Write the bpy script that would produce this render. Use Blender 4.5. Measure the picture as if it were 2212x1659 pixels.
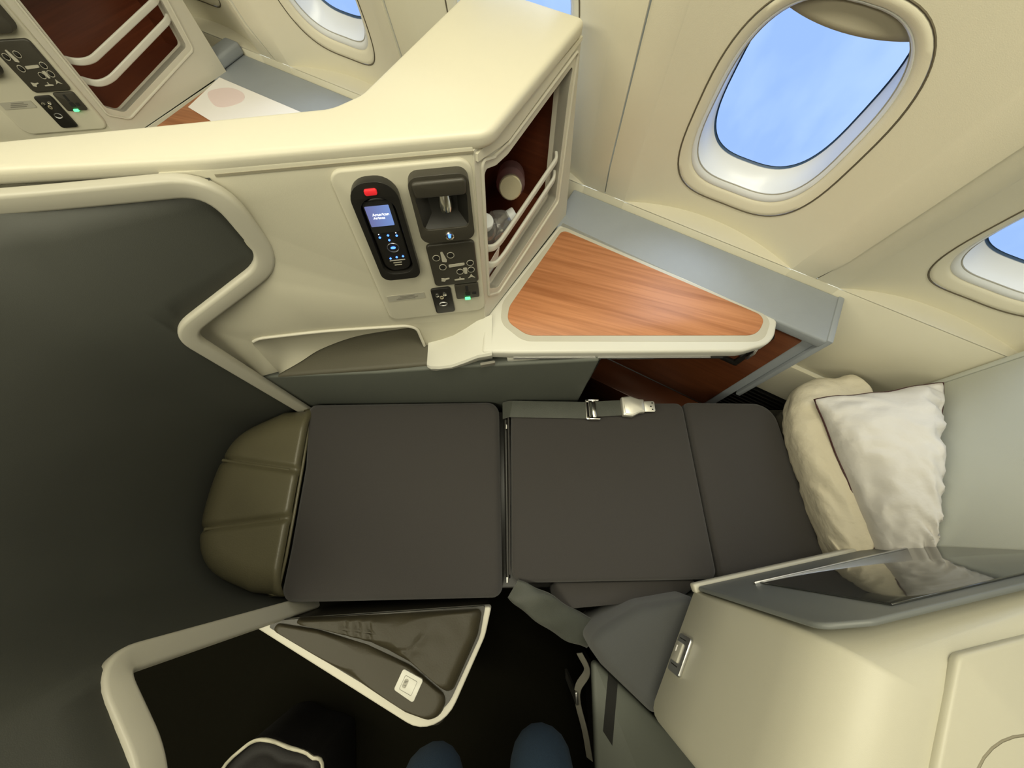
import bpy, bmesh, math, random
from mathutils import Vector, Matrix, noise
from mathutils.geometry import tessellate_polygon
random.seed(4)
for o in list(bpy.data.objects): bpy.data.objects.remove(o)
SC = bpy.context.scene; COL = SC.collection
# ------------------------------------------------------------------ camera
cam = bpy.data.cameras.new('camera'); camo = bpy.data.objects.new('camera', cam); COL.objects.link(camo)
cam.sensor_width = 36; cam.lens = 820 / 2212 * 36; cam.clip_start = .02
Rc = Matrix(((0.99980948, 0.00484169, -0.01890917), (-0.01123968, 0.93482607, -0.35492801), (0.01595833, 0.35507292, 0.93470239)))
camo.matrix_world = Matrix.Translation((0, 0, 1.52)) @ Rc.to_4x4()
SC.camera = camo
SC.view_settings.view_transform = 'Standard'; SC.view_settings.look = 'None'
SC.view_settings.gamma = 1; SC.view_settings.use_curve_mapping = False
SC.view_settings.exposure = 0.14
# ------------------------------------------------------------------ frames of the place
AL = math.radians(29)
E1 = Vector((math.cos(AL), -math.sin(AL), 0)); E2 = Vector((math.sin(AL), math.cos(AL), 0)); UP = Vector((0, 0, 1))
def F(s, d, z): return E1 * s + E2 * d + UP * z                 # along the fuselage, towards the window, up
BE = math.radians(7.8)
WD = Vector((math.cos(BE), math.sin(BE), 0)); WM = Vector((-math.sin(BE), math.cos(BE), 0)); WN = (WM - UP * .167).normalized()
def WP(w, z, off=0): return WD * w + WM * (.510 + .167 * (z - 1.15)) + UP * z + WN * off   # on the divider wall; off<0 stands proud
PITCH = E1 * -1.145
# ------------------------------------------------------------------ world and lights
wld = bpy.data.worlds.new('sky'); SC.world = wld; wld.use_nodes = True
nt = wld.node_tree; bg = nt.nodes['Background']
tc = nt.nodes.new('ShaderNodeTexCoord'); sp = nt.nodes.new('ShaderNodeSeparateXYZ'); rp = nt.nodes.new('ShaderNodeValToRGB')
nt.links.new(tc.outputs['Generated'], sp.inputs[0]); nt.links.new(sp.outputs['Z'], rp.inputs[0])
rp.color_ramp.elements[0].position = 0.0; rp.color_ramp.elements[0].color = (.34, .53, .97, 1)
rp.color_ramp.elements[1].position = .6; rp.color_ramp.elements[1].color = (.24, .40, .86, 1)
nt.links.new(rp.outputs[0], bg.inputs[0]); bg.inputs[1].default_value = 1.0
def area(name, loc, rot, sx, sy, e, col):
    l = bpy.data.lights.new(name, 'AREA'); l.shape = 'RECTANGLE'; l.size = sx; l.size_y = sy; l.energy = e; l.color = col
    o = bpy.data.objects.new(name, l); COL.objects.link(o); o.location = loc; o.rotation_euler = rot
    return o
WARM = (1.0, .95, .71)
area('cabin_ceiling_wash', F(-.05, .22, 2.26), (0, 0, -AL), .9, .3, 10, WARM)
area('aisle_ceiling_wash', F(-1.15, -1.15, 2.28), (0, 0, -AL), 3.4, .5, 48, WARM)
sl = bpy.data.lights.new('daylight', 'SUN'); sl.energy = 3.2; sl.angle = math.radians(60); sl.color = (.80, .90, 1.0)
so = bpy.data.objects.new('daylight', sl); COL.objects.link(so); so.location = F(0, 3, 3)
so.rotation_euler = (E2 * -math.cos(math.radians(40)) - UP * math.sin(math.radians(40))).to_track_quat('-Z', 'Y').to_euler()
area('sidewall_wash', F(0, .33, 2.16), (math.radians(-18), 0, -AL), 3.6, .12, 6, (1.0, .95, .78))

# ------------------------------------------------------------------ materials
MATS = {}
def mat(name, col, rough=.5, metal=0, bump=0, bscale=200, var=0, vscale=8, spec=.5, coat=0, sheen=0, emit=None, est=1, bdist=.002):
    m = bpy.data.materials.new(name); m.use_nodes = True; n = m.node_tree.nodes; L = m.node_tree.links
    b = n['Principled BSDF']; b.inputs['Roughness'].default_value = rough; b.inputs['Metallic'].default_value = metal
    b.inputs['Specular IOR Level'].default_value = spec; b.inputs['Coat Weight'].default_value = coat; b.inputs['Sheen Weight'].default_value = sheen
    t = n.new('ShaderNodeTexCoord')
    nz = n.new('ShaderNodeTexNoise'); nz.inputs['Scale'].default_value = vscale; nz.inputs['Detail'].default_value = 4
    L.new(t.outputs['Object'], nz.inputs['Vector'])
    mx = n.new('ShaderNodeMix'); mx.data_type = 'RGBA'; mx.inputs[6].default_value = (*[c * (1 - var) for c in col], 1)
    mx.inputs[7].default_value = (*[min(1, c * (1 + var)) for c in col], 1)
    L.new(nz.outputs['Fac'], mx.inputs[0]); L.new(mx.outputs[2], b.inputs['Base Color'])
    if bump:
        n2 = n.new('ShaderNodeTexNoise'); n2.inputs['Scale'].default_value = bscale; n2.inputs['Detail'].default_value = 3
        bp = n.new('ShaderNodeBump'); bp.inputs['Strength'].default_value = bump; bp.inputs['Distance'].default_value = bdist
        L.new(t.outputs['Object'], n2.inputs['Vector']); L.new(n2.outputs['Fac'], bp.inputs['Height']); L.new(bp.outputs[0], b.inputs['Normal'])
    if emit:
        b.inputs['Emission Color'].default_value = (*emit, 1); b.inputs['Emission Strength'].default_value = est
    MATS[name] = m; return m
def wood(name, dark, light, rotz, rough, vertical=False):
    m = bpy.data.materials.new(name); m.use_nodes = True; n = m.node_tree.nodes; L = m.node_tree.links
    b = n['Principled BSDF']; b.inputs['Roughness'].default_value = rough; b.inputs['Coat Weight'].default_value = .08; b.inputs['Coat Roughness'].default_value = .35
    t = n.new('ShaderNodeTexCoord'); mp = n.new('ShaderNodeMapping'); mp.inputs['Rotation'].default_value = (0, 0, -rotz)
    mp2 = n.new('ShaderNodeMapping'); mp2.inputs['Scale'].default_value = (4, 130, 130) if not vertical else (4, 4, 130)
    L.new(t.outputs['Object'], mp.inputs[0]); L.new(mp.outputs[0], mp2.inputs[0])
    a = n.new('ShaderNodeTexNoise'); a.inputs['Scale'].default_value = 1; a.inputs['Detail'].default_value = 5; a.inputs['Roughness'].default_value = .6
    L.new(mp2.outputs[0], a.inputs['Vector'])
    mp3 = n.new('ShaderNodeMapping'); mp3.inputs['Scale'].default_value = (2, 26, 26) if not vertical else (2, 2, 26)
    L.new(mp.outputs[0], mp3.inputs[0])
    a2 = n.new('ShaderNodeTexNoise'); a2.inputs['Scale'].default_value = 1; a2.inputs['Detail'].default_value = 3; L.new(mp3.outputs[0], a2.inputs['Vector'])
    ad = n.new('ShaderNodeMath'); ad.operation = 'ADD'; L.new(a.outputs['Fac'], ad.inputs[0]); L.new(a2.outputs['Fac'], ad.inputs[1])
    dv = n.new('ShaderNodeMath'); dv.operation = 'MULTIPLY'; dv.inputs[1].default_value = .5; L.new(ad.outputs[0], dv.inputs[0])
    r = n.new('ShaderNodeValToRGB'); r.color_ramp.elements[0].position = .36; r.color_ramp.elements[0].color = (*dark, 1)
    r.color_ramp.elements[1].position = .62; r.color_ramp.elements[1].color = (*light, 1)
    L.new(dv.outputs[0], r.inputs[0]); L.new(r.outputs[0], b.inputs['Base Color'])
    MATS[name] = m; return m
mat('cream', (.64, .61, .50), .42, bump=.05, bscale=900, var=.02)
mat('cream_wall', (.52, .495, .395), .55, bump=.08, bscale=700, var=.02)
mat('panel_cream', (.78, .74, .595), .5, bump=.08, bscale=800, var=.02)
mat('shell_cream', (.50, .48, .385), .42, bump=.05, bscale=900, var=.02)
mat('panel_plastic', (.54, .515, .415), .42, bump=.05, bscale=900, var=.02)
mat('frame_cream', (.58, .555, .47), .42, var=.02)
mat('white_plastic', (.63, .62, .555), .35, var=.01)
mat('white_trim', (.48, .46, .385), .42, var=.02)
mat('window_white', (.76, .78, .80), .28)
mat('grey_ledge', (.29, .315, .345), .55, bump=.12, bscale=600, var=.06, vscale=15)
mat('grey_shell', (.56, .58, .53), .5, bump=.1, bscale=800, var=.02)
mat('grey_liner', (.15, .16, .155), .45, bump=.05, bscale=900, var=.03)
mat('shell_dark', (.052, .054, .046), .62, bump=.15, bscale=900, var=.12, vscale=5)
mat('grey_panel', (.10, .108, .092), .6, bump=.12, bscale=900, var=.06)
mat('fabric', (.040, .036, .034), .9, bump=.5, bscale=1400, var=.18, vscale=900, sheen=.15)
mat('wing_fabric', (.060, .062, .062), .85, bump=.4, bscale=1400, var=.1, vscale=700, sheen=.2)
mat('leather', (.10, .09, .052), .36, bump=.25, bscale=260, var=.1, spec=.5)
mat('leather_arm', (.040, .034, .020), .44, bump=.25, bscale=260, var=.1, spec=.3)
mat('leather_dark', (.034, .031, .024), .42, bump=.25, bscale=260, var=.1)
mat('pad_taupe', (.085, .078, .055), .6, bump=.2, bscale=500, var=.05)
mat('black_gap', (.006, .006, .005), .8)
mat('carpet', (.006, .0055, .003), .95, spec=.08, bump=.8, bscale=900, var=.5, vscale=500)
mat('black_plastic', (.014, .013, .011), .38, var=.05)
mat('brown_plastic', (.040, .036, .027), .45, bump=.08, bscale=900, var=.05)
mat('chrome', (.80, .79, .74), .18, metal=1)
mat('satin_metal', (.62, .62, .62), .35, metal=1)
mat('buckle_metal', (.82, .80, .72), .32, metal=.7)
mat('belt', (.052, .056, .045), .55, bump=.4, bscale=700, var=.25, vscale=18, sheen=.2)
mat('pillow_cloth', (.64, .615, .58), .9, bump=.7, bscale=26, var=.02, bdist=.006)
mat('quilt_cloth', (.62, .565, .44), .9, bump=.9, bscale=30, var=.03, bdist=.006)
mat('piping_red', (.05, .012, .012), .7)
mat('red_button', (.75, .03, .04), .35, emit=(.8, .02, .03), est=.25)
mat('blue_light', (.05, .1, .6), .4, emit=(.06, .20, 1), est=3.0)
mat('green_light', (.1, .7, .3), .4, emit=(.10, .9, .28), est=1.6)
mat('icon_print', (.42, .40, .33), .5)
mat('placard_grey', (.36, .345, .29), .5, var=.05, vscale=60)
mat('placard_ink', (.20, .19, .16), .6)
mat('paper', (.85, .82, .80), .7)
mat('paper_pink', (.78, .64, .63), .7)
mat('paper_red', (.55, .08, .16), .7)
mat('denim', (.008, .022, .042), .95, bump=.5, bscale=900, var=.3, vscale=300)
mat('shoe_black', (.012, .012, .012), .6)
mat('screen_text', (1, 1, 1), .5, emit=(.9, .95, 1), est=1.5)
mat('bag_black', (.005, .004, .004), .7, bump=.3, bscale=300)
mat('bag_magenta', (.20, .03, .07), .8)
mat('cap_gold', (.62, .56, .40), .30, metal=.6)
mat('cap_white', (.75, .78, .80), .4)
mat('gasket', (.05, .10, .20), .5)
mat('shade_backlit', (.36, .33, .25), .6, bump=.08, bscale=700, var=.02)  # window shade leaf: dimming from the backlight is put into the colour
mat('seam_brown', (.12, .10, .065), .8)
mat('seam_soft', (.26, .235, .17), .7)
mat('mirror_dark', (.16, .165, .16), .06, metal=.85)
mat('ceiling_white', (.78, .74, .64), .6)
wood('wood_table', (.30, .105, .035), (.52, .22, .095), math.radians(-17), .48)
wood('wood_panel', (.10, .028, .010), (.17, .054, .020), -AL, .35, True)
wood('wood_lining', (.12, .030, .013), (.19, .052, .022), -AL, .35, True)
def clear(name, tint, rough=.04, fac=.10, haze=0):
    m = bpy.data.materials.new(name); m.use_nodes = True; n = m.node_tree.nodes; L = m.node_tree.links
    n.remove(n['Principled BSDF']); out = n['Material Output']
    tr = n.new('ShaderNodeBsdfTransparent'); tr.inputs[0].default_value = (*tint, 1)
    gl = n.new('ShaderNodeBsdfGlossy'); gl.inputs['Roughness'].default_value = rough
    lw = n.new('ShaderNodeLayerWeight'); lw.inputs['Blend'].default_value = fac
    mx = n.new('ShaderNodeMixShader'); L.new(lw.outputs['Fresnel'], mx.inputs[0]); L.new(tr.outputs[0], mx.inputs[1]); L.new(gl.outputs[0], mx.inputs[2])
    if haze:
        df = n.new('ShaderNodeBsdfTranslucent'); df.inputs[0].default_value = (*[min(1, c * 1.02) for c in tint], 1); d2 = n.new('ShaderNodeBsdfDiffuse'); d2.inputs[0].default_value = (*tint, 1)
        m1 = n.new('ShaderNodeMixShader'); L.new(df.outputs[0], m1.inputs[1]); L.new(d2.outputs[0], m1.inputs[2])
        m2 = n.new('ShaderNodeMixShader'); m2.inputs[0].default_value = haze; L.new(mx.outputs[0], m2.inputs[1]); L.new(m1.outputs[0], m2.inputs[2]); mx = m2
    L.new(mx.outputs[0], out.inputs[0]); MATS[name] = m; return m
clear('bottle_clear', (.93, .93, .93), .12, .55, .22); clear('bottle_rose', (.70, .44, .46), .12, .6, .35)
def pane_mat():
    m = clear('window_pane', (.97, .98, 1), .03, .05); n = m.node_tree.nodes; L = m.node_tree.links
    out = n['Material Output']; prev = out.inputs[0].links[0].from_socket
    t = n.new('ShaderNodeTexCoord'); mp = n.new('ShaderNodeMapping'); mp.inputs['Scale'].default_value = (5, 5, 2); mp.inputs['Rotation'].default_value = (.5, .4, .3)
    nz = n.new('ShaderNodeTexNoise'); nz.inputs['Scale'].default_value = 2.2; nz.inputs['Detail'].default_value = 5
    L.new(t.outputs['Object'], mp.inputs[0]); L.new(mp.outputs[0], nz.inputs['Vector'])
    r = n.new('ShaderNodeValToRGB'); r.color_ramp.elements[0].position = .42; r.color_ramp.elements[0].color = (0, 0, 0, 1); r.color_ramp.elements[1].position = .7; r.color_ramp.elements[1].color = (.17, .17, .17, 1)
    L.new(nz.outputs['Fac'], r.inputs[0])
    tl = n.new('ShaderNodeBsdfTranslucent'); tl.inputs[0].default_value = (.9, .9, .9, 1)
    mx = n.new('ShaderNodeMixShader'); L.new(r.outputs[0], mx.inputs[0]); L.new(prev, mx.inputs[1]); L.new(tl.outputs[0], mx.inputs[2]); L.new(mx.outputs[0], out.inputs[0])
pane_mat()
def screen_mat():
    m = mat('screen_blue', (.02, .02, .05), .2); n = m.node_tree.nodes; L = m.node_tree.links; b = n['Principled BSDF']
    t = n.new('ShaderNodeTexCoord'); sx = n.new('ShaderNodeSeparateXYZ'); L.new(t.outputs['Generated'], sx.inputs[0])
    r = n.new('ShaderNodeValToRGB'); r.color_ramp.elements[0].color = (.14, .15, .32, 1); r.color_ramp.elements[1].color = (.16, .26, .55, 1)
    L.new(sx.outputs['X'], r.inputs[0]); L.new(r.outputs[0], b.inputs['Emission Color']); b.inputs['Emission Strength'].default_value = 1.0
screen_mat()

# ------------------------------------------------------------------ object helpers
WL = {}
def tag(o, label=None, cat=None, group=None, kind=None):
    if label: o['label'] = label
    if cat: o['category'] = cat
    if group: o['group'] = group
    if kind: o['kind'] = kind
    return o
def thing(name, loc, label, cat, group=None):
    o = bpy.data.objects.new(name, None); COL.objects.link(o); o.location = loc; o.empty_display_size = .05; WL[o] = Vector(loc)
    return tag(o, label, cat, group)
def link(name, me, m, parent, c):
    o = bpy.data.objects.new(name, me); COL.objects.link(o); me.materials.append(MATS[m] if isinstance(m, str) else m)
    c = Vector(c); WL[o] = c
    if parent is not None: o.parent = parent; o.location = c - WL[parent]
    else: o.location = c
    return o
def build(name, bm, m, parent=None, angle=35, bevel=0, bseg=2):
    bmesh.ops.remove_doubles(bm, verts=bm.verts, dist=1e-6)
    bmesh.ops.recalc_face_normals(bm, faces=bm.faces)
    if bevel:
        ed = [e for e in bm.edges if len(e.link_faces) == 2 and e.calc_face_angle(0) > math.radians(32)]
        bmesh.ops.bevel(bm, geom=ed, offset=bevel, segments=bseg, affect='EDGES', profile=.5, clamp_overlap=True)
    c = Vector((0, 0, 0))
    if bm.verts:
        lo = Vector([min(v.co[i] for v in bm.verts) for i in range(3)]); hi = Vector([max(v.co[i] for v in bm.verts) for i in range(3)])
        c = (lo + hi) / 2; c.z = lo.z
    for v in bm.verts: v.co -= c
    me = bpy.data.meshes.new(name); bm.to_mesh(me); bm.free()
    for p in me.polygons: p.use_smooth = True
    me.set_sharp_from_angle(angle=math.radians(angle))
    return link(name, me, m, parent, c)
def rpoly(pts, r, seg=5):
    """polygon with rounded corners; r a number or one per corner"""
    n = len(pts); out = []
    if not isinstance(r, (list, tuple)): r = [r] * n
    for i in range(n):
        p = Vector(pts[i]).to_2d(); a = Vector(pts[i - 1]).to_2d() - p; b = Vector(pts[(i + 1) % n]).to_2d() - p
        if r[i] <= 0: out.append(tuple(p)); continue
        la, lb = a.length, b.length; a.normalize(); b.normalize()
        ang = math.acos(max(-1, min(1, a.dot(b)))); t = min(r[i] / math.tan(ang / 2), la * .48, lb * .48); rr = t * math.tan(ang / 2)
        cdir = (a + b)
        if cdir.length < 1e-6: out.append(tuple(p)); continue
        cen = p + cdir.normalized() * (rr / math.sin(ang / 2))
        s = p + a * t - cen; e = p + b * t - cen
        a0 = math.atan2(s.y, s.x); a1 = math.atan2(e.y, e.x); da = (a1 - a0 + math.pi) % (2 * math.pi) - math.pi
        for k in range(seg + 1): q = a0 + da * k / seg; out.append((cen.x + rr * math.cos(q), cen.y + rr * math.sin(q)))
    return out
def rrect(a0, a1, b0, b1, r, seg=5): return rpoly([(a0, b0), (a1, b0), (a1, b1), (a0, b1)], r, seg)
def circ(a, b, r, n=20, ry=None): return [(a + r * math.cos(2 * math.pi * k / n), b + (ry or r) * math.sin(2 * math.pi * k / n)) for k in range(n)]
def plate(name, outer, mp, c0, c1, m, parent=None, holes=(), bevel=0, bseg=2, angle=35):
    """solid between the levels c0 and c1 of a mapping mp(a,b,c)"""
    bm = bmesh.new(); loops = [list(outer)] + [list(h) for h in holes]
    lv = [[[bm.verts.new(mp(a, b, c)) for a, b in lp] for lp in loops] for c in (c0, c1)]
    for li in range(len(loops)):
        n = len(loops[li])
        for k in range(n):
            bm.faces.new((lv[0][li][k], lv[0][li][(k + 1) % n], lv[1][li][(k + 1) % n], lv[1][li][k]))
    for s in (0, 1):
        if len(loops) == 1: bm.faces.new(lv[s][0])
        else:
            flat = [v for l in lv[s] for v in l]
            for t in tessellate_polygon([[Vector((a, b, 0)) for a, b in l] for l in loops]):
                try: bm.faces.new([flat[i] for i in t])
                except ValueError: pass
    return build(name, bm, m, parent, angle, bevel, bseg)
def XY(a, b, c): return Vector((a, b, c))
def slab(name, poly, z0, z1, m, parent=None, **k): return plate(name, poly, XY, z0, z1, m, parent, **k)
def wallmap(a, b, c): return WP(a, b, c)
def fmap(s, d, z): return F(s, d, z)
def box(name, a0, a1, b0, b1, c0, c1, m, parent=None, mp=XY, bevel=.003, bseg=2):
    return plate(name, [(a0, b0), (a1, b0), (a1, b1), (a0, b1)], mp, c0, c1, m, parent, bevel=bevel, bseg=bseg)
def loft(name, secs, m, parent=None, closed=False, caps=False, angle=40, bevel=0):
    bm = bmesh.new(); g = [[bm.verts.new(p) for p in s] for s in secs]
    for i in range(len(g) - 1):
        n = len(g[i])
        for k in range(n if closed else n - 1):
            bm.faces.new((g[i][k], g[i][(k + 1) % n], g[i + 1][(k + 1) % n], g[i + 1][k]))
    if caps: bm.faces.new(g[0][::-1]); bm.faces.new(g[-1])
    return build(name, bm, m, parent, angle, bevel)
def smooth_path(pts, n=8, closed=False):
    P = [Vector(p) for p in pts]; out = []; N = len(P)
    for i in range(N if closed else N - 1):
        p0 = P[i - 1] if (i or closed) else P[0] * 2 - P[1]; p1 = P[i]; p2 = P[(i + 1) % N]
        p3 = P[(i + 2) % N] if (closed or i + 2 < N) else P[-1] * 2 - P[-2]
        for k in range(n):
            t = k / n; out.append(.5 * ((2 * p1) + (p2 - p0) * t + (2 * p0 - 5 * p1 + 4 * p2 - p3) * t * t + (3 * p1 - p0 - 3 * p2 + p3) * t ** 3))
    if not closed: out.append(P[-1])
    return out
def round_path(pts, r, seg=6):
    P = [Vector(p) for p in pts]; out = [P[0]]
    if not isinstance(r, (list, tuple)): r = [r] * len(P)
    for i in range(1, len(P) - 1):
        a = P[i - 1] - P[i]; b = P[i + 1] - P[i]; t = min(r[i], a.length * .48, b.length * .48)
        s = P[i] + a.normalized() * t; e = P[i] + b.normalized() * t
        for k in range(seg + 1):
            u = k / seg; out.append(s * (1 - u) ** 2 + P[i] * 2 * u * (1 - u) + e * u * u)
    out.append(P[-1]); return out
def sweep(name, path, normal, w, h, m, parent=None, rnd=.3, shift=0, closed=False, angle=50):
    """rounded-rectangle section, w across the surface, h along the surface normal (vector or function)"""
    P = [Vector(p) for p in path]; secs = []; N = len(P)
    sec = rrect(-w / 2 + shift, w / 2 + shift, -h / 2, h / 2, rnd * min(w, h), 3)
    for i in range(N):
        t = (P[(i + 1) % N] - P[i - 1]) if closed else (P[min(i + 1, N - 1)] - P[max(i - 1, 0)])
        t.normalize(); nn = Vector(normal(i / (N - 1)) if callable(normal) else normal)
        nn = (nn - t * nn.dot(t)).normalized(); sd = t.cross(nn)
        secs.append([P[i] + sd * a + nn * b for a, b in sec])
    if closed: secs.append(secs[0])
    return loft(name, secs, m, parent, closed=True, caps=not closed, angle=angle)
def tube(name, path, r, m, parent=None, n=8, closed=False):
    P = [Vector(p) for p in path]; secs = []; N = len(P); ref = None
    for i in range(N):
        t = (P[(i + 1) % N] - P[i - 1]) if closed else (P[min(i + 1, N - 1)] - P[max(i - 1, 0)])
        t.normalize()
        if ref is None: ref = Vector((0, 0, 1)) if abs(t.z) < .9 else Vector((1, 0, 0))
        a = (ref - t * ref.dot(t)).normalized(); ref = a; b = t.cross(a)
        rr = r(i / (N - 1)) if callable(r) else r
        secs.append([P[i] + (a * math.cos(2 * math.pi * k / n) + b * math.sin(2 * math.pi * k / n)) * rr for k in range(n)])
    if closed: secs.append(secs[0])
    return loft(name, secs, m, parent, closed=True, caps=not closed, angle=60)
def lathe(name, o, ax, prof, m, parent=None, n=24, caps=True):
    o = Vector(o); ax = Vector(ax).normalized(); a = ax.orthogonal().normalized(); b = ax.cross(a)
    secs = [[o + ax * h + (a * math.cos(2 * math.pi * k / n) + b * math.sin(2 * math.pi * k / n)) * r for k in range(n)] for r, h in prof]
    return loft(name, secs, m, parent, closed=True, caps=caps, angle=40)
def cushion(name, outline, z0, z1, er, m, parent=None, bulge=.006, fn=None, seg=5):
    """upholstered block: outline (convex), soft top edge"""
    cx = sum(p[0] for p in outline) / len(outline); cy = sum(p[1] for p in outline) / len(outline)
    R = max(math.hypot(p[0] - cx, p[1] - cy) for p in outline); secs = []
    def ring(inset, z):
        o = []
        for x, y in outline:
            l = math.hypot(x - cx, y - cy); f = max(0, 1 - inset / l); o.append(Vector((cx + (x - cx) * f, cy + (y - cy) * f, z)))
        return o
    secs.append(ring(er * .3, z0)); secs.append(ring(0, z0 + er * .4))
    for k in range(seg + 1):
        a = math.pi / 2 * k / seg; secs.append(ring(er * (1 - math.cos(a)), z1 - er + er * math.sin(a)))
    for f in (.12, .25, .4, .55, .7, .85, .96):
        i = er + (R - er) * f; s = []
        for x, y in outline:
            l = math.hypot(x - cx, y - cy); g = (1 - er / l) * (1 - f); s.append(Vector((cx + (x - cx) * g, cy + (y - cy) * g, z1 + bulge * (1 - (1 - f) ** 2))))
        secs.append(s)
    if fn:
        for s in secs[3:]:
            for p in s: p.z += fn(p.x, p.y)
    return loft(name, secs, m, parent, closed=True, caps=True, angle=60)
def pillow(name, c, T, m, label, piping=None, wr=.004, seed=0, n=56, pinch=.10, fat=.5, rnd=.03):
    c = [Vector(p) for p in c]; nrm = (c[1] - c[0]).cross(c[3] - c[0]).normalized()
    if nrm.z < 0: nrm = -nrm
    t = thing(name, (c[0] + c[1] + c[2] + c[3]) / 4 - UP * T * .5, label, 'pillow')
    def mid(u, v):
        u += .018 * noise.noise(Vector((v * 4, seed, 1))) * (1 - abs(2 * v - 1) ** 4); v += .018 * noise.noise(Vector((u * 4, seed, 5))) * (1 - abs(2 * u - 1) ** 4)
        u, v = u - (u - .5) * rnd * abs(2 * v - 1) ** 5, v - (v - .5) * rnd * abs(2 * u - 1) ** 5
        uu = u + pinch * (u - .5) * -(1 - (2 * v - 1) ** 2) * .5; vv = v + pinch * (v - .5) * -(1 - (2 * u - 1) ** 2) * .5
        return (c[0] * (1 - uu) + c[1] * uu) * (1 - vv) + (c[3] * (1 - uu) + c[2] * uu) * vv
    def th(u, v):
        a = max(0, 1 - abs(2 * u - 1) ** 2.6); b = max(0, 1 - abs(2 * v - 1) ** 2.6); return T * .5 * (a * b) ** fat
    bm = bmesh.new()
    for side in (1, -1):
        g = []
        for i in range(n + 1):
            row = []
            for j in range(n + 1):
                u, v = .5 - .5 * math.cos(math.pi * i / n), .5 - .5 * math.cos(math.pi * j / n); p = mid(u, v); e = th(u, v)
                q = Vector((u * 2.6 + seed, v * 11 + 1.4 * math.sin(u * 3 + seed), seed)); ridge = .6 - 1.6 * abs(noise.noise(q)) + .6 * noise.noise(q * 2.3)
                w = wr * ridge * (.35 + 1.3 * abs(2 * u - 1)) * min(1, e / (T * .18) if T else 1)
                row.append(bm.verts.new(p + nrm * side * (e + w)))
            g.append(row)
        for i in range(n):
            for j in range(n): bm.faces.new((g[i][j], g[i + 1][j], g[i + 1][j + 1], g[i][j + 1]))
    bmesh.ops.remove_doubles(bm, verts=bm.verts, dist=2e-4)
    build('pillowcase', bm, m, t, angle=80)
    if piping:
        pth = [mid(u, 0) for u in [k / 20 for k in range(21)]] + [mid(1, k / 20) for k in range(1, 21)] + [mid(1 - k / 20, 1) for k in range(1, 21)] + [mid(0, 1 - k / 20) for k in range(1, 20)]
        tube('piping', pth, .0028, piping, t, 6, closed=True)
    return t
def copy_tree(o, parent=None, shift=None):
    c = o.copy(); COL.objects.link(c); WL[c] = WL[o] + PITCH
    if parent is not None: c.parent = parent
    if shift is not None: c.location = o.location + shift
    for ch in [x for x in bpy.data.objects if x.parent == o]: copy_tree(ch, c)
    return c

# ================================================================== the setting: cabin shell
def struct(o): o['kind'] = 'structure'; return o
struct(slab('floor', [tuple(F(s, d, 0).to_2d()) for s, d in ((-3.4, -3), (3, -3), (3, .9), (-3.4, .9))], -.03, 0, 'carpet'))
struct(slab('ceiling', [tuple(F(s, d, 0).to_2d()) for s, d in ((-3.4, -3), (3, -3), (3, .9), (-3.4, .9))], 2.32, 2.36, 'ceiling_white'))
struct(box('wall_aisle', -3.4, 3, -3.04, -3, 0, 2.34, 'cream_wall', None, fmap, bevel=0))
struct(box('wall_front', -3.44, -3.4, -3, .9, 0, 2.34, 'cream_wall', None, fmap, bevel=0))
struct(box('wall_aft', 3, 3.04, -3, .9, 0, 2.34, 'cream_wall', None, fmap, bevel=0))
# window wall
RZ, RD = .785, .827
def rib_d(z): return RD - .16 * (z - RZ) if z > RZ else RD
def panel_d(s, z, sc): 
    x = (s - sc) / .215; return rib_d(z) + .055 * max(0, 1 - x * x) * (1 if z >= RZ else 0)
wall = bpy.data.objects.new('wall_window', None); COL.objects.link(wall); WL[wall] = F(0, RD, 0); wall.location = F(0, RD, 0); struct(wall)
WIN = [.107 + .541 * k for k in (1, 0, -1, -2, -3)]; ZC = 1.045; HW, HH = .1465, .204; HP = .215
def wpt(th, sc, k=1., dz=0, ds=0, e=3.0):
    c, s = math.cos(th), math.sin(th)
    return sc + ds + HW * k * math.copysign(abs(c) ** (2 / e), c), ZC + dz + HH * k * math.copysign(abs(s) ** (2 / e), s)
NTH = 72
def ring_pts(sc, k, deep, dz=0, kd=0):
    out = []
    for i in range(NTH):
        s, z = wpt(2 * math.pi * i / NTH, sc, k, dz); out.append(F(s, panel_d(s, z, sc) * (1 - kd) + kd * (rib_d(z) + .053) + deep, z))
    return out
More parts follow.
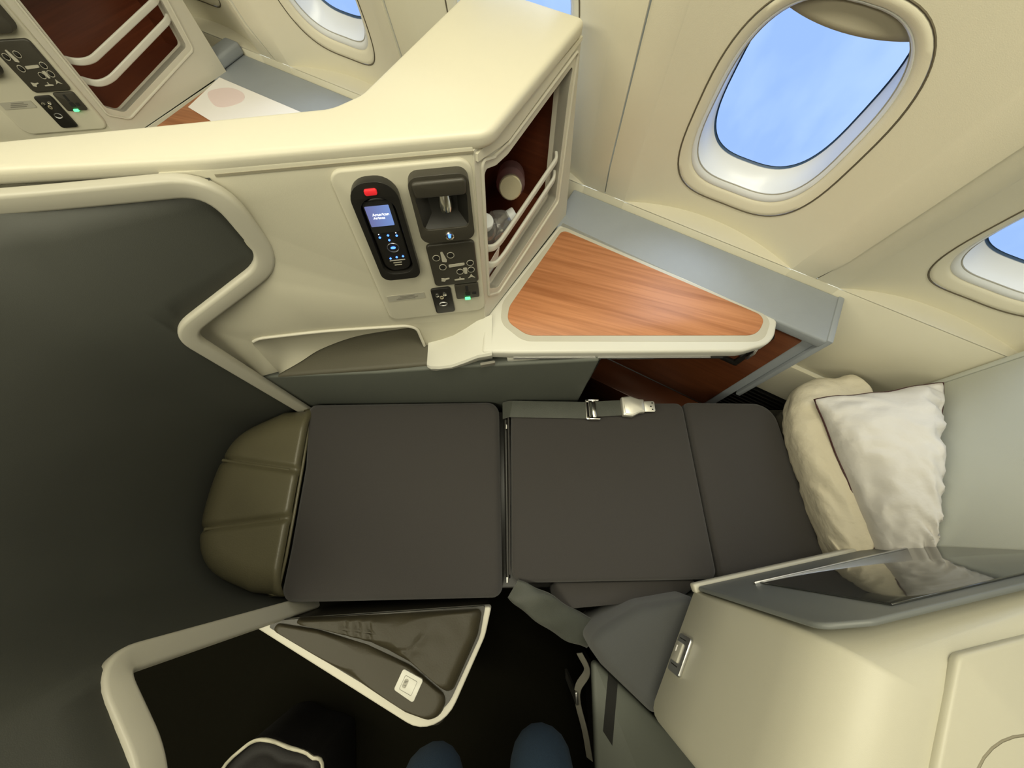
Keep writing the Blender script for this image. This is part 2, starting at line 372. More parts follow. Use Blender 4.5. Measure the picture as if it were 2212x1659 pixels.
for wi, sc in enumerate(WIN):
    # dished panel round the opening
    secs = []
    for j in range(9):
        f = j / 8; sec = []
        for i in range(NTH):
            th = 2 * math.pi * i / NTH; s0, z0 = wpt(th, sc, 1.0)
            dx, dz = s0 - sc, z0 - ZC; a = min(HP / abs(dx) if dx else 1e9, ((1.70 - ZC) if dz > 0 else (ZC - RZ)) / abs(dz) if dz else 1e9)
            s = s0 + dx * (a - 1) * f; z = z0 + dz * (a - 1) * f; sec.append(F(s, panel_d(s, z, sc), z))
        secs.append(sec)
    # snap nearest ring samples into the rectangle's corners
    last = secs[-1]
    for cs, cz in ((sc - HP, RZ), (sc + HP, RZ), (sc - HP, 1.70), (sc + HP, 1.70)):
        q = F(cs, panel_d(cs, cz, sc), cz); k = min(range(NTH), key=lambda i: (last[i] - q).length); last[k] = q
    loft('window_panel', secs, 'panel_cream', wall, closed=True, angle=60)
    # sill shelf
    bm = bmesh.new(); N = 20; fr = []; bk = []
    for i in range(N + 1):
        s = sc - HP + 2 * HP * i / N; fr.append(bm.verts.new(F(s, RD - .0005, RZ))); bk.append(bm.verts.new(F(s, panel_d(s, RZ, sc) + .001, RZ)))
    for i in range(N):
        bm.faces.new((fr[i], fr[i + 1], bk[i + 1], bk[i]))
    build('window_sill', bm, 'cream', wall)
    # window unit
    wn = bpy.data.objects.new('window_%d' % (wi + 1), None); COL.objects.link(wn); base = F(sc, RD + .03, ZC - HH); wn.location = base; WL[wn] = base; struct(wn)
    tube('seam', ring_pts(sc, 1.0, -.0003), .0015, 'seam_brown', wn, 6, closed=True)
    loft('bezel', [ring_pts(sc, .995, .001), ring_pts(sc, .988, -.001), ring_pts(sc, .95, -.0005), ring_pts(sc, .905, .002, .004), ring_pts(sc, .885, .004, .006), ring_pts(sc, .875, .007, .007)], 'panel_cream', wn, closed=True, angle=70)
    loft('inner_bezel', [ring_pts(sc, .875, .007, .007), ring_pts(sc, .865, .005, .008), ring_pts(sc, .84, .007, .011), ring_pts(sc, .828, .012, .014)], 'window_white', wn, closed=True, angle=70)
    tube('bezel_groove', ring_pts(sc, .826, .012, .014), .0014, 'placard_grey', wn, 6, closed=True)
    loft('reveal', [ring_pts(sc, .826, .012, .014), ring_pts(sc, .818, .020, .018), ring_pts(sc, .81, .032, .024), ring_pts(sc, .795, .046, .034, 1), ring_pts(sc, .785, .052, .038, 1)], 'window_white', wn, closed=True, angle=70)
    loft('gasket', [ring_pts(sc, .787, .0515, .038, 1), ring_pts(sc, .778, .057, .040, 1), ring_pts(sc, .768, .055, .040, 1)], 'gasket', wn, closed=True, angle=70)
    pl = ring_pts(sc, .785, .057, .040, 1); cpt = sum(pl, Vector()) / NTH
    bm = bmesh.new(); cv = bm.verts.new(cpt); vs = [bm.verts.new(p) for p in pl]
    for i in range(NTH): bm.faces.new((vs[i], vs[(i + 1) % NTH], cv))
    build('pane', bm, 'window_pane', wn)
    zs = {1: 1.192, 0: 1.21, 2: 1.2, 3: 1.16, 4: .86}[wi]
    # shade: bowed slat leaf drawn down from the top
    secs = []
    for j in range(7):
        v = j / 6; sec = []
        for i in range(17):
            u = i / 16 * 2 - 1; z = zs + .010 * u * u + (ZC + .03 + HH * .80 - zs - .010 * u * u) * v
            hw = HW * .81 * max(0.05, 1 - (abs(z - ZC - .03) / (HH * .815)) ** 3) ** (1 / 3) if abs(z - ZC - .03) < HH * .815 else .02
            s = sc + u * hw * 1.0; sec.append(F(s, rib_d(z) + .082 - .014 * (1 - v) * (1 - u * u) , z))
        secs.append(sec)
    sh = loft('shade', secs, 'shade_backlit', wn, angle=60)
    md = sh.modifiers.new('thickness', 'SOLIDIFY'); md.thickness = .006
    # rib between this panel and the next
    a = sc + HP; b = sc + .541 - HP
    zz = [RZ, .83, .885, 1.1, 1.3, 1.5, 1.70]
    for nm, s0, s1, o0, o1 in (('rib_panel', a, a + .056, 0, -.022), ('rib_panel', a + .0585, b, -.016, 0)):
        kz = lambda z: min(1, (z - RZ) / .10)
        secs = [[F(s0, rib_d(z) + o0 * kz(z), z), F(s0 + (s1 - s0) * .10, rib_d(z) + (o0 * .9 + o1 * .1 - .002) * kz(z), z), F(s1 - (s1 - s0) * .1, rib_d(z) + (o1 * .9 + o0 * .1 - .002) * kz(z), z), F(s1, rib_d(z) + o1 * kz(z), z), F(s1, rib_d(z) + o1 * kz(z) + .02, z)] for z in zz]
        loft(nm, secs, 'panel_cream', wall, angle=25)
    box('rib_foot', a, b, RD - .0008, RD + .03, .475, RZ - .0005, 'panel_cream', wall, fmap, 0)
    loft('rib_seam', [[F(a + .035, rib_d(z) + .006, z), F(a + .085, rib_d(z) + .002, z)] for z in zz], 'seam_soft', wall)
    # lower wall panel of this bay
    box('lower_panel', sc - .541 / 2 + .0, sc + .541 / 2 - .001, RD, RD + .012, .475, RZ - .003, 'panel_cream', wall, fmap, .0015)
    box('dado_panel', sc - .541 / 2, sc + .541 / 2 - .001, RD - .012, RD + .02, .30, .472, 'panel_cream', wall, fmap, .002)
loft('upper_wall', [[F(-3.4, rib_d(1.70), 1.70), F(3, rib_d(1.70), 1.70)], [F(-3.4, .62, 1.9), F(3, .62, 1.9)], [F(-3.4, .5, 2.1), F(3, .5, 2.1)], [F(-3.4, .40, 2.33), F(3, .40, 2.33)]], 'panel_cream', wall)
box('wall_run_front', -3.4, -1.789, RD - .005, RD + .02, 0, 1.72, 'panel_cream', wall, fmap, 0)
box('wall_run_aft', .918, 3, RD - .005, RD + .02, 0, 1.72, 'panel_cream', wall, fmap, 0)
# return air grille low on the wall
box('air_grille', -1.79, .918, RD - .004, RD + .02, .0, .298, 'black_gap', wall, fmap, 0)
for k in range(12): box('grille_slat', .30, .91, RD - .012, RD - .002, .03 + k * .022, .036 + k * .022, 'black_plastic', wall, fmap, .001)

# ================================================================== divider between the seats
dv = thing('seat_divider', WP(-.2, .6), 'cream divider wall with dark control panel between the bed and the seat ahead', 'divider', 'seat dividers')
cap = [(-1.15, .395), (-.649, .437), (-.396, .459), (-.018, .511), (.1358, .7837), (-.047, .884), (-.207, .591), (-.245, .562), (-.674, .491), (-1.16, .45)]
slab('top_cap', rpoly(cap, [0, .3, .3, .04, 0, 0, .05, .05, .3, 0], 6), 1.126, 1.153, 'cream', dv, bevel=.009, bseg=4)
plate('cap_seam', [(-.33, 1.1265), (.026, 1.1265), (.026, 1.1300), (-.33, 1.1300)], wallmap, -.001, .01, 'seam_soft', dv)
wallpoly = [(-.40, 1.137), (-.365, 1.07), (-.352, .985), (-.372, .945), (-.56, .856), (-.574, .822), (-.538, .655), (-.490, .665), (-.488, .70), (-.485, .756), (-.485, .785), (-.464, .793), (-.33, .792), (-.15, .777), (-.136, .76), (-.134, .60), (.017, .60), (.017, .77), (.026, 1.135)]
plate('wall_panel', rpoly(wallpoly, [0, .02, .03, .03, .02, .01, 0, 0, 0, .01, .02, .02, .2, .015, .02, 0, 0, 0, 0], 4), wallmap, 0, .022, 'cream_wall', dv, bevel=.003)
# scoop: lip, lining, arm pad
lip = [WP(-.490, .668, -.002), WP(-.486, .756, -.002), WP(-.487, .783, -.002), WP(-.464, .794, -.002), WP(-.33, .793, -.002), WP(-.155, .778, -.002), WP(-.137, .765, -.002), WP(-.134, .70, -.002)]
lipp = round_path(lip, [0, .01, .02, .02, .05, .02, .02, 0], 5)
def resample(P, n):
    L = [0]
    for a, b in zip(P, P[1:]): L.append(L[-1] + (b - a).length)
    out = []; k = 0
    for i in range(n + 1):
        d = L[-1] * i / n
        while k < len(P) - 2 and L[k + 1] < d: k += 1
        out.append(P[k].lerp(P[k + 1], (d - L[k]) / max(1e-9, L[k + 1] - L[k])))
    return out
lipp = resample(lipp, 70)
tube('scoop_lip', lipp[16:], .0035, 'frame_cream', dv, 8)
base_c = smooth_path([(-.548, .358, .656), (-.50, .385, .664), (-.45, .418, .670), (-.36, .447, .682), (-.24, .462, .694), (-.150, .474, .704)], 12)
base_r = resample(base_c, 70)
LN = []
for i, p in enumerate(lipp):
    t = i / (len(lipp) - 1); LN.append((p, base_r[i]))
loft('scoop_lining', [[p.lerp(q, k / 8) + WN * (.016 * math.sin(k / 8 * math.pi) * min(1, 6 * i / len(LN))) for i, (p, q) in enumerate(LN)] for k in range(9)], 'cream_wall', dv, angle=70)
plate('arm_pad', rpoly([(-.565, .352), (-.150, .362), (-.150, .49), (-.30, .485), (-.44, .44), (-.52, .39)], [.0, .01, .0, .05, .06, .03], 5), lambda a, b, c: Vector((a, b, c + .05 * (a + .565) / .415 )), .60, .652, 'pad_taupe', dv, bevel=.012, bseg=4)
# lower side panel of the bed surround
plate('bed_side_panel', [(-.60, .28), (.222, .28), (.215, .74), (-.13, .70), (-.30, .672), (-.60, .645)], lambda a, b, c: Vector((a, c, b)), .352, .376, 'grey_panel', dv, bevel=.006, bseg=3)
slab('divider_core', [(-.58, .385), (-.12, .40), (-.10, .47), (-.21, .55), (-.60, .45)], 0, .55, 'grey_panel', dv)
plate('back_wall', [(-.245, .55), (-.674, .475), (-.674, .46), (-.245, .535)], XY, .3, 1.13, 'cream_wall', dv, bevel=.002)
# control panel
cp = plate('control_panel', rrect(-.184, .021, .803, 1.123, .02, 6), wallmap, -.006, .004, 'panel_plastic', dv, bevel=.004, bseg=3)
O = -.006
# handset cradle
plate('handset_cradle', rpoly([(-.162, .929), (-.092, .929), (-.092, 1.112), (-.162, 1.112)], [.016, .016, .030, .030], 7), wallmap, O - .016, O + .002, 'black_plastic', dv, holes=[rpoly([(-.153, .943), (-.101, .943), (-.101, 1.088), (-.153, 1.088)], [.018, .018, .022, .022], 6)], bevel=.004, bseg=3)
plate('cradle_back', rpoly([(-.156, .938), (-.098, .938), (-.098, 1.092), (-.156, 1.092)], .018, 5), wallmap, O - .0012, O + .001, 'black_gap', dv)
plate('release_button', rrect(-.138, -.120, 1.094, 1.103, .003), wallmap, O - .020, O - .012, 'red_button', dv, bevel=.0015)
# reading lamp
rl = plate('reading_lamp', rrect(-.075, .014, 1.001, 1.114, .016, 6), wallmap, O - .018, O + .002, 'brown_plastic', dv, holes=[rpoly([(-.066, 1.026), (.006, 1.026), (.009, 1.086), (-.069, 1.086)], .008, 4)], bevel=.006, bseg=3)
bm = bmesh.new()
rim = [(-.067, 1.025), (.007, 1.025), (.010, 1.087), (-.070, 1.087)]; bk = [(-.050, 1.046), (-.008, 1.046), (-.006, 1.084), (-.053, 1.084)]
a = [bm.verts.new(WP(x, z, O - .016)) for x, z in rim]; b = [bm.verts.new(WP(x, z, O - .0015)) for x, z in bk]
for k in range(4): bm.faces.new((a[k], a[(k + 1) % 4], b[(k + 1) % 4], b[k]))
bm.faces.new(b); build('lamp_recess', bm, 'black_plastic', rl)
plate('lamp_hood', rpoly([(-.068, 1.083), (.008, 1.083), (.010, 1.108), (-.070, 1.108)], .006, 4), wallmap, O - .023, O - .014, 'brown_plastic', rl, bevel=.004, bseg=3)
lathe('lamp_head', WP(-.026, 1.080, O - .008), (WN * -.5 + Vector((0, 0, -1))), [(.005, 0), (.0095, .001), (.0105, .010), (.0105, .020), (.0085, .026), (.006, .027)], 'chrome', rl)
lathe('lamp_switch', WP(-.028, 1.0125, O - .017), -WN, [(.0075, 0), (.0075, .003), (.006, .004), (.005, .0035)], 'chrome', rl)
plate('switch_light', circ(-.028, 1.0125, .0022, 12), wallmap, O - .0220, O - .019, 'blue_light', rl)
# seat control keypad
kp = plate('seat_keypad', rrect(-.073, .012, .891, .988, .008, 5), wallmap, O - .006, O + .002, 'brown_plastic', dv, bevel=.003, bseg=3)
for x, z in ((-.059, .960), (-.033, .963), (-.051, .938), (.0, .941), (-.021, .923), (.0, .925)):
    tube('button_ring', [WP(x + .0062 * math.cos(q * math.pi / 10), z + .0062 * math.sin(q * math.pi / 10), O - .0065) for q in range(20)], .0007, 'icon_print', kp, 5, True)
    plate('button', circ(x, z, .0042, 14), wallmap, O - .0085, O - .005, 'black_plastic', kp, bevel=.001)
for poly in ([(-.050, .951), (-.042, .949), (-.041, .954), (-.046, .972), (-.050, .972)], [(-.040, .936), (-.011, .938), (-.010, .943), (-.040, .942)], [(-.013, .917), (-.008, .917), (-.007, .931), (-.015, .931)]):
    plate('seat_icon', rpoly(poly, .0015, 3), wallmap, O - .0072, O - .005, 'icon_print', kp)
for poly in ([(-.059, .905), (-.053, .903), (-.050, .907), (-.043, .909), (-.043, .911), (-.051, .910), (-.058, .912)], [(-.034, .903), (-.015, .903), (-.015, .905), (-.022, .906), (-.022, .910), (-.024, .910), (-.024, .906), (-.034, .905)], [(-.008, .905), (-.001, .908), (.006, .905), (.002, .909), (-.001, .915), (-.004, .909)]):
    plate('mode_icon', poly, wallmap, O - .0072, O - .005, 'icon_print', kp)
# sockets and placard
hs = plate('headset_socket', rrect(-.085, -.045, .814, .884, .006, 4), wallmap, O - .005, O + .002, 'black_plastic', dv, bevel=.002)
for x, z, m_ in ((-.074, .868, 'chrome'), (-.059, .869, 'chrome'), (-.066, .861, 'cap_gold')):
    lathe('jack', WP(x, z, O - .004), -WN, [(.0042, 0), (.0042, .0025), (.0026, .003), (.0022, .001)], m_, hs, 14)
tube('jack_surround', [WP(-.066 + .008 * math.cos(q * math.pi / 10), .842 + .005 * math.sin(q * math.pi / 10), O - .0055) for q in range(20)], .0012, 'satin_metal', hs, 6, True)
ps = plate('power_socket', rrect(-.037, .010, .849, .888, .004, 4), wallmap, O - .005, O + .002, 'brown_plastic', dv, bevel=.002)
for r_ in (rrect(-.016, -.011, .870, .884, .001), rrect(-.018, -.008, .858, .868, .002), rrect(-.004, .004, .860, .866, .001)):
    plate('socket_hole', r_, wallmap, O - .0056, O - .004, 'black_gap', ps)
plate('power_light', rrect(-.020, -.009, .8485, .8535, .001), wallmap, O - .008, O - .003, 'green_light', ps)
pc = plate('placard', rrect(-.172, -.099, .861, .876, .001), wallmap, O - .0012, O + .001, 'placard_grey', dv)
for q in range(3): plate('placard_line', rrect(-.155 + .004 * q, -.118 + .006 * (q % 2), .8645 + .0035 * q, .8662 + .0035 * q, .0003), wallmap, O - .0017, O - .0008, 'placard_ink', pc)

# remote handset lying in its cradle
hd = thing('remote_handset', WP(-.127, .95, O), 'black remote handset with a lit blue screen in its cradle on the divider', 'remote control')
plate('handset_body', rpoly([(-.1505, .9455), (-.1035, .9455), (-.1035, 1.0855), (-.1505, 1.0855)], [.018, .018, .021, .021], 6), wallmap, O - .011, O + .001, 'black_plastic', hd, bevel=.004, bseg=3)
plate('screen_bezel', rrect(-.149, -.105, 1.026, 1.081, .005), wallmap, O - .0122, O - .010, 'black_gap', hd)
sc_ = plate('screen', rrect(-.147, -.111, 1.039, 1.0735, .001), wallmap, O - .0132, O - .0118, 'screen_blue', hd)
def text_on(body, w, z, size, m, parent, off, mp_right, mp_up, mp_n, origin):
    cu = bpy.data.curves.new('t', 'FONT'); cu.body = body; cu.size = size; cu.extrude = .0001
    o = bpy.data.objects.new('t', cu); COL.objects.link(o); dg = bpy.context.evaluated_depsgraph_get(); me = bpy.data.meshes.new_from_object(o.evaluated_get(dg))
    bpy.data.objects.remove(o)
    for v in me.vertices: v.co = origin + mp_right * v.co.x + mp_up * v.co.y + mp_n * v.co.z
    bm = bmesh.new(); bm.from_mesh(me); return build('lettering', bm, m, parent)
RGT = (WP(1, 1) - WP(0, 1)).normalized(); UPW = (WP(0, 1.1) - WP(0, 1.0)).normalized()
text_on('American', 0, 0, .0066, 'screen_text', sc_, 0, RGT, UPW, -WN, WP(-.1395, 1.0575, O - .0135))
text_on('Airlines', 0, 0, .0058, 'screen_text', sc_, 0, RGT, UPW, -WN, WP(-.1395, 1.0520, O - .0135))
for x, z in ((-.141, 1.0175), (-.127, 1.020), (-.1135, 1.018), (-.1275, 1.011), (-.136, .974), (-.125, .9755), (-.114, .976)):
    plate('lit_key', rpoly([(x - .0022, z), (x, z - .0022), (x + .0022, z), (x, z + .0022)], .0006, 2), wallmap, O - .0118, O - .0105, 'blue_light', hd)
for x, z in ((-.141, 1.0235), (-.1135, 1.0235)): plate('key_mark', circ(x, z, .0008, 8), wallmap, O - .0118, O - .0105, 'screen_text', hd)
tube('navigation_ring', [WP(-.1255 + .0095 * math.cos(q * math.pi / 12), .9955 + .0088 * math.sin(q * math.pi / 12), O - .0112) for q in range(24)], .0009, 'satin_metal', hd, 6, True)
plate('select_key', circ(-.1255, .9955, .0042, 16, .002), wallmap, O - .0122, O - .0105, 'blue_light', hd)
for x0, x1, z in ((-.139, -.112, .9685), (-.134, -.119, .9635), (-.133, -.120, .9585)):
    plate('speaker_slot', rrect(x0, x1, z, z + .0012, .0004), wallmap, O - .0118, O - .0105, 'icon_print', hd)

# ================================================================== storage cabinet on the divider (tower)
TLp, BLp, TRp, BRp = WP(.026, 1.13), WP(.017, .765), F(-.266, .757, 1.13), F(-.225, .735, .765)
def patch(u, v, c=0):
    p = (BLp * (1 - u) + BRp * u) * (1 - v) + (TLp * (1 - u) + TRp * u) * v
    return p - E1 * c
cb = thing('storage_cabinet', F(-.33, .55, .765), 'open storage cabinet holding water bottles behind two rails beside the wood side table', 'cabinet', 'open storage cabinets')
opening = rpoly([(.066, .20), (.15, .125), (.83, .235), (.90, .80), (.935, .90), (.275, .837), (.17, .848), (.072, .885)], [.03, .05, .03, .3, .02, .12, .06, .02], 5)
plate('front_frame', [(0, 0), (.25, 0), (.5, 0), (.75, 0), (1, 0), (1, .5), (1, 1), (.75, 1), (.5, 1), (.25, 1), (0, 1), (0, .5)], patch, .0, .02, 'frame_cream', cb, holes=[opening])
bead = [patch(u, v, -.001) for u, v in rpoly([(.045, .165), (.15, .085), (.86, .205), (.945, .82), (.972, .945), (.275, .885), (.15, .895), (.05, .935)], [.03, .05, .03, .3, .02, .12, .06, .02], 5)]
tube('opening_bead', bead, .003, 'frame_cream', cb, 6, closed=True)
plate('face_moulding', rpoly([(.01, .955), (.2, .915), (.27, .905), (.99, .975), (.99, .99), (.01, .985)], [.0, .03, .05, 0, 0, 0]), patch, -.004, .004, 'cream', cb)
# lining
def inner(s0): return [patch(u, v, .02) for u, v in opening]
ins = inner(0); cen = sum(ins, Vector()) / len(ins)
def lin(k, dp): return [p - E1 * dp + (p - cen) * k for p in ins]
loft('opening_reveal', [[patch(u, v, .001) for u, v in opening], [patch(u, v, .030) for u, v in opening]], 'frame_cream', cb, closed=True, angle=40)
lo_ = [patch(u, v, .028) for u, v in ((.03, .10), (.93, .10), (.95, .93), (.05, .93))]
bm = bmesh.new(); A = [bm.verts.new(p) for p in lo_]; B = [bm.verts.new(p - E1 * .150) for p in lo_]
for k in range(4): bm.faces.new((A[k], A[(k + 1) % 4], B[(k + 1) % 4], B[k]))
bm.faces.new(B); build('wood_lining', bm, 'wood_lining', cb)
slab('cabinet_back', [tuple(F(s, d, 0).to_2d()) for s, d in ((-.468, .42), (-.468, .76), (-.455, .76), (-.455, .42))], .3, 1.13, 'cream_wall', cb, bevel=.002)
slab('window_side', [tuple(F(s, d, 0).to_2d()) for s, d in ((-.462, .748), (-.27, .748), (-.27, .758), (-.462, .758))], .765, 1.13, 'frame_cream', cb, bevel=.002)
slab('base_box', [tuple(F(s, d, 0).to_2d()) for s, d in ((-.455, .45), (-.455, .74), (-.28, .74), (-.28, .45))], .3, .795, 'cream_wall', cb, bevel=.002)
for nm, pts in (('rail', [(.066, .455, .034), (.12, .43, .004), (.20, .41, .004), (.825, .492, .004), (.86, .497, .012)]), ('rail', [(.066, .348, .034), (.13, .305, .004), (.22, .293, .004), (.81, .386, .004), (.85, .392, .012)])):
    path = round_path([patch(*p) for p in pts], .04, 5)
    sweep(nm, path, E1, .015, .007, 'white_plastic', cb, rnd=.45)
CABTREE = cb

# bottles and card inside our cabinet
def bottle(loc, ax, h, r, mb, mc, label, capr, caph=.018):
    t = thing('water_bottle', loc, label, 'bottle', 'bottles in the storage cabinet'); o = Vector(loc); ax = Vector(ax).normalized()
    prof = [(r * .6, 0), (r * .95, .004), (r, .012)]
    for k in range(9): prof.append((r * (1 - .05 * (k % 2)), .02 + (h * .55) * k / 8))
    prof += [(r, h * .66), (r * .92, h * .74), (r * .7, h * .84), (capr * .85, h * .91), (capr * .85, h - caph * .5)]
    lathe('bottle_body', o, ax, prof, mb, t, 20)
    lathe('bottle_cap', o + ax * (h - caph), ax, [(capr, 0), (capr * 1.02, .002), (capr * 1.02, caph - .002), (capr * .92, caph), (.001, caph - .0004)], mc, t, 24)
    return t
def bottle_at(cap, ax, h, *a, **k):
    ax = Vector(ax).normalized(); return bottle(Vector(cap) - ax * h, ax, h, *a, **k)
bottle_at(F(-.302, .572, .940), E1 * .38 - E2 * .74 + UP * .50, .15, .031, 'bottle_rose', 'cap_gold', 'rose tinted bottle with a wide gold cap facing out', .023)
bottle_at(F(-.283, .560, .893), E1 * .45 + E2 * .62 + UP * .25, .135, .030, 'bottle_clear', 'cap_white', 'clear water bottle with a pale blue cap pointing towards the rails', .0145)
bottle_at(F(-.296, .462, .955), E1 * .30 + E2 * -.16 + UP * .88, .125, .029, 'bottle_clear', 'cap_white', 'clear water bottle with a white cap against the cabinet front edge', .0155)
cd = thing('leaflet', F(-.30, .45, .815), 'white leaflet with a red stripe standing low in the cabinet', 'leaflet')
plate('sheet', [(.425, .812), (.485, .812), (.480, .875), (.428, .865)], lambda d, z, c: F(c + (z - .81) * .15, d, z), -.288, -.2865, 'paper', cd)
plate('stripe', [(.430, .852), (.433, .857), (.478, .836), (.476, .830)], lambda d, z, c: F(c + (z - .81) * .15, d, z), -.2862, -.2855, 'paper_red', cd)

# ================================================================== side console (table)
TZ = .765
cs = thing('side_console', F(0, .5, .70), 'cream side console with a reddish wood inlay below the window', 'table', 'side consoles')
cpoly = [(-.046, .444), (.148, .732), (.630, .442), (.606, .384), (.53, .362), (.02, .360), (-.05, .362)]
slab('table_rim', rpoly(cpoly, [0, 0, .012, .06, .08, .2, 0], 8), TZ - .030, TZ, 'white_plastic', cs, bevel=.006, bseg=3)
wpoly = [(.145, .704), (.604, .448), (.575, .395), (.545, .394), (.035, .394), (-.006, .44), (.02, .49)]
def scl(z): return (1.52 - z) / .74
wpx = [(.144, .687), (.590, .440), (.560, .393), (.050, .394), (.005, .430), (.011, .468)]
wpx = [(x * 1.0203, y * 1.0203) for x, y in wpx]
slab('inlay_groove', rpoly([(.1465, .7135), (.6165, .447), (.583, .386), (.042, .388), (-.010, .435), (-.004, .490)], [.014, .025, .04, .05, .04, .05], 6), TZ - .004, TZ + .0008, 'white_trim', cs)
slab('wood_inlay', rpoly(wpx, [.016, .02, .045, .05, .03, .05], 6), TZ - .004, TZ + .0022, 'wood_table', cs, bevel=.001)
# fairing from table to divider wall
def wallY(x, z): return (.510 + .167 * (z - 1.15) + WM.x * -x) / WM.y
secs = []
for x, zw, yf, zf, zb in ((-.028, .776, .361, .7645, .720), (-.06, .765, .358, .758, .715), (-.09, .742, .350, .748, .708), (-.12, .722, .345, .735, .700), (-.150, .712, .347, .722, .692), (-.172, .708, .352, .712, .668), (-.182, .706, .360, .704, .650)):
    yw = wallY(x, zw) + .002; P = []
    for k in range(6):
        t = k / 5; P.append(Vector((x, yw + (yf - yw) * t, zw + (zf - zw) * (1 - (1 - t) ** 2.2))))
    P += [Vector((x, yf - .004, zf - .006)), Vector((x, yf - .003, zf - .016)), Vector((x, yf + .006, zb)), Vector((x, yw, zb))]
    secs.append(P)
loft('fairing', secs, 'white_plastic', cs, closed=True, caps=True, angle=30)
slab('tray_leaf', rpoly([(.006, .361), (.225, .366), (.24, .385), (.24, .43), (.0, .43)], .004, 3), .712, .731, 'white_plastic', cs, bevel=.004)
slab('tray_slot', [(.02, .359), (.50, .359), (.50, .375), (.02, .375)], .7325, .7365, 'black_gap', cs)
slab('slot_trim', [(.02, .3585), (.47, .3585), (.47, .364), (.02, .364)], .7365, .739, 'satin_metal', cs)
slab('under_bracket', rpoly([(.24, .372), (.36, .372), (.34, .41), (.24, .41)], .004, 2), .700, .7345, 'white_plastic', cs, bevel=.003)
slab('corner_support', rpoly([(.44, .372), (.565, .378), (.54, .42), (.44, .42)], .01, 3), .712, .7345, 'white_trim', cs, bevel=.004)
slab('tray_latch', rpoly([(-.055, .3435), (-.022, .350), (-.022, .356), (-.055, .350)], .002, 3), .722, .734, 'placard_ink', cs)

# ================================================================== ledge along the wall with wood front
lg = thing('side_ledge', F(.1, .75, 0), 'grey ledge along the window wall with a dark wood panel below', 'ledge', 'grey wall ledges')
box('ledge_top', -.245, .452, .688, .826, .735, .765, 'grey_ledge', lg, fmap, .006, 3)
box('ledge_body', -.24, .447, .700, .820, 0, .736, 'grey_ledge', lg, fmap, .003)
box('end_cap', .4475, .462, .690, .826, .40, .768, 'grey_ledge', lg, fmap, .004)
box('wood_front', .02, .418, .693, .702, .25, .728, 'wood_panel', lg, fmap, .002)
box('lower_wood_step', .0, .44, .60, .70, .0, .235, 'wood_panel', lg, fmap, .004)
box('cavity_wall', .0, .02, .45, .70, .0, .72, 'black_plastic', lg, fmap, .003)
hf = plate('latch_frame', rrect(.262, .366, .545, .715, .006), lambda s, z, c: F(s, c, z), .684, .693, 'black_plastic', lg, holes=[rrect(.276, .352, .56, .70, .004)], bevel=.002)
for s in (.325, .345, .362): tube('latch_pin', [F(s, .688, .60), F(s, .676, .61), F(s, .676, .64), F(s, .688, .65)], .004, 'satin_metal', hf, 8)

# ================================================================== dark foot-end shell with pale edge trim
fs = thing('foot_shell', (-.8, .1, 0), 'dark grey curved shell around the foot of the bed edged with cream trim', 'seat shell')
lowpts = [(-.606, .352), (-.69, .325), (-.785, .262), (-.826, .13), (-.820, -.01), (-.775, -.10), (-.68, -.150), (-.547, -.178)]
lowc = smooth_path([(x, y, 0) for x, y in lowpts], 8)
top8 = [(-.645, .426), (-.75, .402), (-.845, .305), (-.892, .150), (-.886, -.01), (-.840, -.125), (-.74, -.195), (-.60, -.270)]
topc = smooth_path([(x, y, 0) for x, y in top8], 8); bm = bmesh.new()
ZS = [.05, .30, .46, .60, .75, .89, .95, 1.02, 1.07, 1.120]; G = []
for z in ZS:
    k = max(0, (z - .89) / .25); k = k * k * .6 + k * .4; G.append([bm.verts.new((p.x + (q.x - p.x) * k, p.y + (q.y - p.y) * k, z)) for p, q in zip(lowc, topc)])
for i in range(len(ZS) - 1):
    for k in range(len(lowc) - 1): bm.faces.new((G[i][k], G[i][k + 1], G[i + 1][k + 1], G[i + 1][k]))
def wing(start, pts):         # upper part reaching past the lower shell, out to the edge given by its bottom and top points
    n = len(start) - 1; a, b = Vector(pts[0]), Vector(pts[1]); prev = start
    for st in range(1, 9):
        t = st / 8; cur = []
        for i in range(n + 1):
            f = (ZS[5 + i] - .89) / .25; cur.append(bm.verts.new(prev0[i].lerp(a.lerp(b, f), t)))
        for i in range(n): bm.faces.new((prev[i], prev[i + 1], cur[i + 1], cur[i]))
        prev = cur
    return prev
prev0 = [r[0].co.copy() for r in G[5:]]; wing([r[0] for r in G[5:]], ((-.404, .445, .97), (-.404, .452, 1.14)))
prev0 = [r[-1].co.copy() for r in G[5:]]; lastw = wing([r[-1] for r in G[5:]], ((-.456, -.282, .89), (-.53, -.37, 1.14)))
prev0 = [v.co.copy() for v in lastw]; lastw = wing(lastw, ((-.424, -.46, .89), (-.47, -.53, 1.14)))
topline = [v.co.copy() for v in G[-1]]; endline = [v.co.copy() for v in lastw]
sso = build('shell_surface', bm, 'shell_dark', fs, angle=75)
smd = sso.modifiers.new('thickness', 'SOLIDIFY'); smd.thickness = .010; smd.offset = 0
